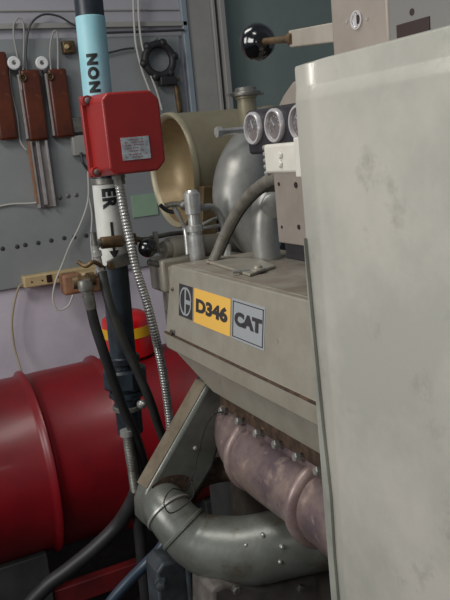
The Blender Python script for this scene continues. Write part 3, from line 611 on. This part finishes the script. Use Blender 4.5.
# ---------------------------------------------------------------- priming pump with black ball
t = thing('priming_pump', P(195, 255, y=1.62), 'grey horizontal hand pump with a black ball handle beside the conduit', 'pump')
a, b = P(163, 250, y=1.64), P(262, 239, y=1.72); ax = b - a; Lp = ax.length
MB().lathe(a, ax, [(0, 0), (0, .020), (.003, .022), (.016, .022), (.016, .028), (.022, .030), (Lp * .3, .030), (Lp * .3, .027), (Lp * .55, .027), (Lp * .55, .03), (Lp * .6, .03), (Lp * .6, .026), (Lp, .026), (Lp, 0)], seg=28).build('pump_barrel', M['engine'], t)
u = ax.normalized()
MB().tube([a - u * .03, a + u * .01], .006).build('pump_rod', M['steel'], t)
lab(MB().ball(P(147.5, 248, y=1.62), .0225, (1, 1, 1)).build('ball_handle', M['knob'], t), 'glossy black ball')
m = MB(); m.tube([P(148, 262, y=1.62), P(162, 265, y=1.62), P(178, 263, y=1.62)], .007, smooth=4); m.box(P(156, 240, y=1.63) - V((.005, .005, .03)), P(156, 240, y=1.63) + V((.005, .005, .02))); m.build('pump_linkage', M['dullsteel'], t)
m = MB(); m.tube([P(150, 238, y=1.75), P(170, 234, y=1.75), P(200, 231, y=1.75)], .006); m.tube([P(134, 240, y=1.66), P(150, 239, y=1.7)], .006); m.build('side_rod', M['dullsteel'], t)
# ---------------------------------------------------------------- upright silver fitting
t = thing('relief_valve', P(197, 258, y=1.52), 'upright bright silver stepped valve standing at the housing corner', 'valve')
o_ = P(198, 260, y=1.53); tp = P(191, 190, y=1.53); ax = tp - o_; h = ax.length
MB().lathe(o_, ax, [(0, .018), (.005, .0185), (h * .36, .018), (h * .37, .014), (h * .41, .014), (h * .42, .0195), (h * .5, .0195), (h * .51, .014), (h * .66, .013), (h * .67, .018), (h * .95, .0185), (h * .97, .015), (h, .012), (h, 0)], seg=14).build('valve_body', M['steel'], t)
m = MB(); m.tube([P(200, 208, y=1.54), P(212, 207, y=1.54), P(220, 216, y=1.54), P(224, 232, y=1.54), P(226, 256, y=1.54)], .0075, 12, smooth=8); m.build('curved_tube', M['silver2'], t)
m = MB(); m.lathe(P(229, 262, y=1.50), (0, 0, 1), [(0, .011), (.022, .011), (.022, .008), (.04, .008), (.04, 0)], seg=8); m.build('tube_nut', M['steel'], t)
m = MB(); m.tube([P(203, 228, y=1.56), P(215, 226, y=1.56), P(232, 224, y=1.57)], .004, smooth=4); m.tube([P(203, 224, y=1.56), P(217, 218, y=1.56), P(235, 217, y=1.57)], .0035, smooth=4); m.build('small_pipes', M['steel'], t)
t = thing('sensor_linkage', P(178, 235, y=1.6), 'small rough metal linkage hanging left of the silver valve', 'linkage')
m = MB(); m.ball(P(184, 205, y=1.58), .012); m.tube([P(165, 206, y=1.6), P(175, 204, y=1.59), P(184, 205, y=1.58)], .006, smooth=4); m.build('pivot', M['dullsteel'], t)
m = MB(); m.tube([P(172, 203, y=1.6), P(177, 212, y=1.6), P(182, 222, y=1.6), P(186, 232, y=1.6), P(188, 255, y=1.58)], [.004, .006, .004, .007, .006], smooth=5); m.build('link_rod', M['steel'], t)
m = MB(); m.tube([P(160, 205, y=1.62), P(168, 211, y=1.62), P(178, 212, y=1.61)], .005, smooth=4); m.build('lever_arm', M['black'], t)
# ---------------------------------------------------------------- braided cable hose arch
t = thing('cable_hose', P(214, 262, y=1.40), 'thick grey braided hose arching from housing top to the white bracket', 'hose')
hp = [P(213, 262, y=1.42), P(219, 248, y=1.42), P(227, 230, y=1.40), P(238, 210, y=1.36), P(252, 193, y=1.28), P(268, 181, y=1.16), P(285, 176, y=1.06), P(300, 178, y=1.0)]
MB().tube(hp, .0115, 16, smooth=8).build('hose_jacket', M['jacket'], t)
hc_ = catmull(hp, 8); m = MB(); 
m.tube([p + V((.009, .002, -.009)) for p in hc_[6:44]], .0045, 10); lab(m.build('inner_cable', M['black'], t), 'black cable alongside')
MB().lathe(hp[0] - V((0, 0, .01)), (0, 0, 1), [(0, .014), (.008, .013), (.010, .0105)], seg=16).build('grommet', M['rust'], t)

# ---------------------------------------------------------------- gauge cluster
gx = .6
t = thing('gauge_cluster', (gx + .03, 1.02, 1.585), 'dark grey gauge housing with three round chrome rimmed dials', 'gauge')
g = [P(245, 113, x=gx), P(249, 154, x=gx)]; yA = g[0].y; zT, zB = 1.651, 1.580
MB().box((gx, .86, zB), (gx + .09, yA, zT)).build('gauge_housing', M['gblock'], t, bevel=.006)
for px, py in ((254.5, 127), (276, 124), (301, 119)):
    c = P(px, py, x=gx)
    R = .0262
    bz = MB().lathe((gx + .001, c.y, 1.622), (-1, 0, 0), [(0, R), (.006, R), (.008, R - .0015), (.008, R - .0045), (.003, R - .0055), (.003, 0)], seg=40)
    bz = bz.build('gauge_rim', M['bezel'], t)
    MB().lathe((gx - .0018, c.y, 1.622), (-1, 0, 0), [(0, R - .0056), (.0006, R - .0056), (.0006, 0)], seg=32).build('dial', M['dial'], bz)
    m = MB(); m.box((gx - .0036, c.y - .0012, 1.622), (gx - .0026, c.y + .0012, 1.636), rot=Matrix.Rotation(random.uniform(-1, 1), 3, 'X'), piv=V((gx - .003, c.y, 1.622)))
    for a in range(-120, 121, 30):
        d = V((0, math.sin(math.radians(a)), math.cos(math.radians(a)))); m.box(V((gx - .0034, c.y, 1.622)) + d * .014 - V((0, .0009, .0009)), V((gx - .0026, c.y, 1.622)) + d * .014 + V((0, .0009, .0009)))
    m.build('needle', M['plate'], bz)
m = MB(); m.tube([(gx + .05, 1.0, zB - .02), (gx + .05, 1.0, zB + .01)], .02); m.box((gx + .025, .74, 1.55), (gx + .07, .98, 1.582)); m.build('mounting_post', M['warm'], t)
# ---------------------------------------------------------------- white bracket with terminals
bx = .5
c1 = P(263, 146, x=bx); c2_ = P(300, 175, x=bx)
t = thing('terminal_bracket', (bx + .02, .83, 1.555), 'white enamelled terminal bracket under the dials beside the tall panel', 'bracket')
m = MB(); m.box((bx, .66, 1.557), (bx + .075, c1.y, 1.5955)); m.build('bracket_body', M['white'], t, bevel=.004)
m = MB(); m.box((bx - .006, .66, 1.552), (bx + .002, P(303, 150, x=bx).y + .012, 1.601)); m.build('edge_flange', M['white'], t, bevel=.002)
for (dz, py) in ((1.585, 0), (1.569, 1)):
    c = P(281, 155 if py == 0 else 164, x=bx); MB().lathe((bx, c.y, c.z), (-1, 0, 0), [(-.001, .0055), (.0015, .005), (.003, .003), (.003, 0)], seg=6).build('screw', M['white'], t)
for k in range(5):
    z = 1.5555 + k * .0085; m = MB(); m.lathe((bx + .006, c1.y - .001, z + .002), (0, 1, 0), [(0, .0038), (.008, .0038), (.010, .002), (.010, 0)], seg=8); m.build('terminal', M['steel'], t)
# ---------------------------------------------------------------- junction plate box
t = thing('junction_box', (.64, .92, 1.36), 'warm grey sheet metal junction box standing on the engine housing', 'box')
pA, pB = P(273, 172, x=.61), P(276, 238, x=.61)
m = MB(); m.box((.61, .72, 1.435), (.67, pA.y, 1.552)); jb = m.build('case', M['warm'], t, bevel=.002)
for px, py, rr in ((279, 184, .003), (296, 185, .0048), (282, 227, .0025), (299, 227, .004)):
    c = P(px, py, x=.61); MB().lathe((.6095, c.y, c.z), (1, 0, 0), [(-.0005, rr), (.003, rr)], seg=14).build('screw_hole', M['darkslot'], jb)
m = MB(); m.box((.625, .74, 1.405), (.66, P(282, 245, x=.62).y, 1.435)); m.build('black_plug', M['black'], t, bevel=.003)
m = MB()
for k in range(7): m.tube([(.63, .95 - k * .012, 1.41), (.632, .95 - k * .012, 1.354)], .003, 6)
m.build('wire_bundle', M['cabled'], t)

# ================================================================ CONTROL PANEL (nearest, right)
t = thing('control_cabinet', (.6, .2, 0), 'tall pale grey green steel cabinet filling the right side, nearest the viewer', 'cabinet')
px_ = .4; yE = .641; zT = 1.672
def sec(y, dx, dz, c=1.): return [(px_ + dx + .014, y, zT - dz), (px_ + dx + .0075, y, zT - .0035 - dz), (px_ + dx + .006 * c, y, 1.650), (px_ + dx, y, 1.6425), (px_ + dx, y, .02), (.62, y, .02), (.62, y, zT - dz)]
def sec(y, dx, dz, c=1.): return [(px_ + dx + .020, y, zT - dz), (px_ + dx + .0105, y, zT - .002 - dz), (px_ + dx + .009 * c, y, zT - .004 - dz), (px_ + dx + .009 * c, y, 1.649), (px_ + dx + .007 * c, y, 1.6465), (px_ + dx + .0012 * c, y, 1.6375), (px_ + dx, y, 1.634), (px_ + dx, y - (.016 if y > .5 else 0), .02), (.62, y - (.016 if y > .5 else 0), .02), (.62, y, zT - dz)]
secs = [sec(-.35, 0, 0), sec(.600, 0, 0), sec(.605, .0005, 0), sec(.608, .0014, 0, .7), sec(.611, .0025, 0, .35), sec(yE - .007, .0034, .0, .25), sec(yE - .002, .006, .002, .2), sec(yE, .013, .007, .2)]
m = MB(); rows = [[m.bm.verts.new(p) for p in s] for s in secs]; n = len(rows[0])
m.bm.faces.new(rows[0]); m.bm.faces.new(rows[-1])
for a, b in zip(rows, rows[1:]):
    for i in range(n): m.bm.faces.new((a[i], a[(i + 1) % n], b[(i + 1) % n], b[i]))
m.build('side_panel', M['panel'], t, ang=50)
m = MB(); ta, tb = [], []
for z, w in ((1.50, .001), (1.40, .004), (1.30, .008), (1.22, .013), (1.15, .011), (1.05, .013), (.6, .014), (.03, .014)):
    yy = yE - .007 - .01 * (1.65 - z); ta.append(V((px_ + .0022, yy, z))); tb.append(V((px_ + .0022 - w * .16, yy - w, z)))
m.prism([V((px_ - .0006, p.y, p.z)) for p in ta] + [V((px_ - .0006, p.y, p.z)) for p in tb[::-1]], (.0034, 0, 0))
lab(m.build('edge_strip', M['edge_dark'], t), 'darker edge strip')  # strip darker than the panel face, widening downwards
m = MB(); m.box((.43, -.3, 0), (.6, .6, .02)); m.build('plinth', M['legs'], t)
# switch boxes on top
t = thing('switch_box', (.5, .58, 1.672), 'warm grey switch box with a key hole on top of the cabinet', 'switch box')
sy = P(330, 12, x=.45).y; s2 = P(388, 0, x=.45).y
m = MB(); m.box((.45, s2, 1.672), (.53, sy, 1.738)); m.build('box_body', M['warm'], t, bevel=.004)
c = P(356, 20, x=.449)
m = MB(); m.lathe((.4505, c.y, c.z), (-1, 0, 0), [(0, .0085), (.002, .0085), (.002, .0065), (.0008, .006), (.0008, 0)], seg=24); m.box((.4485, c.y - .0012, c.z - .007), (.4503, c.y + .0012, c.z + .007)); lab(m.build('key_lock', M['bezel'], t), 'bright key lock')
MB().lathe((.4494, c.y - .0035, c.z), (-1, 0, 0), [(0, .0042), (.0006, .0042)], seg=16).build('key_hole', M['darkslot'], t)
for d in (-.0155, .0155): MB().lathe((.4505, c.y + d, c.z + d * .1), (-1, 0, 0), [(0, .0022), (.0012, .0018), (.0012, 0)], seg=10).build('screw', M['steel'], t)
t = thing('switch_box', (.5, .46, 1.672), 'cooler grey box with small round hole beside the key switch box, top right', 'switch box')
m = MB(); m.box((.447, .30, 1.672), (.53, s2 - .002, 1.745)); m.build('box_body', M['warm2'], t, bevel=.003)
c = P(412, 12, x=.447); MB().lathe((.4475, c.y, c.z), (-1, 0, 0), [(0, .003), (.0008, .003), (.0008, 0)], seg=14).build('round_hole', M['darkslot'], t)
ca, cb = P(397, 26, x=.447), P(430, 20, x=.447)
m = MB(); m.box((.4462, cb.y, 1.673), (.448, ca.y, 1.6875)); m.build('dark_slot', M['darkslot'], t)
# lever
t = thing('hand_lever', P(300, 60, x=.5), 'flat grey lever bar with a glossy black ball knob above the panel', 'lever')
a, b = P(289, 39, x=.50), P(335, 32, x=.462)
d = (b - a).normalized(); up = V((0, 0, 1)); hh = .0098
m = MB(); m.loft([a + up * hh, a - up * hh, a - up * hh + V((.007, .003, 0)), a + up * hh + V((.007, .003, 0))], [b + up * hh, b - up * hh, b - up * hh + V((.007, .003, 0)), b + up * hh + V((.007, .003, 0))])
m.build('lever_bar', M['leather'], t, bevel=.0015)
k0 = P(257, 42, x=.53)
m = MB(); m.lathe(a + V((.004, 0, 0)) + d * .012, k0 - a, [(0, .0), (0, .0075), (.016, .0075), (.016, .0045), ((k0 - a).length + .005, .0042)], seg=16); m.build('threaded_rod', M['brass'], t)
ax = (k0 - a).normalized()
lab(MB().lathe(k0 - ax * .016, ax, [(-.008, .007), (-.006, .013), (-.001, .0145), (.001, .019), (.007, .0235), (.014, .0250), (.021, .0235), (.028, .0185), (.033, .010), (.035, 0)], seg=32).build('knob', M['knob'], t, ang=60), 'glossy black knob')
# grey curved guard behind the panel top edge
tag(MB().prism([P(277, 107, x=.64), P(283, 95, x=.64), P(292, 82, x=.64), P(304, 76, x=.64), P(304, 107, x=.64)], (.03, 0, 0)).build('shroud_bracket', M['warm'], bevel=.004), 'pale sloping sheet bracket rising behind the dials beside the cabinet edge', 'bracket')

# ================================================================ LIGHT
wd = bpy.data.worlds.new('world'); bpy.context.scene.world = wd; wd.use_nodes = True
bg = wd.node_tree.nodes['Background']; bg.inputs['Color'].default_value = (.80, .88, 1.0, 1); bg.inputs['Strength'].default_value = .17
def area(name, loc, tgt, sx, sy, pw, col=(1, 1, 1)):
    l = bpy.data.lights.new(name, 'AREA'); l.shape = 'RECTANGLE'; l.size = sx; l.size_y = sy; l.energy = pw; l.color = col
    o = bpy.data.objects.new(name, l); C.objects.link(o); o.location = loc
    o.rotation_euler = (V(tgt) - V(loc)).to_track_quat('-Z', 'Y').to_euler(); return o
area('window_light', (-2.2, 1.0, 2.2), (.7, 1.1, 1.3), 1.2, 1.2, 46, (1, .99, .97))
area('ceiling_lamp', (-.3, 1.3, 3.1), (.3, 1.6, 0), 1.2, .5, 20, (1, .98, .94))
fl = bpy.data.lights.new('camera_flash', 'POINT'); fl.energy = 2.9; fl.shadow_soft_size = .02; fl.color = (1, .97, .93)
fo = bpy.data.objects.new('camera_flash', fl); C.objects.link(fo); fo.location = (-.05, 0, EYE + .06)
vs = bpy.context.scene.view_settings; vs.view_transform = 'Standard'; vs.look = 'None'; vs.exposure = 0; vs.gamma = 1; vs.use_curve_mapping = False
bpy.context.view_layer.update()
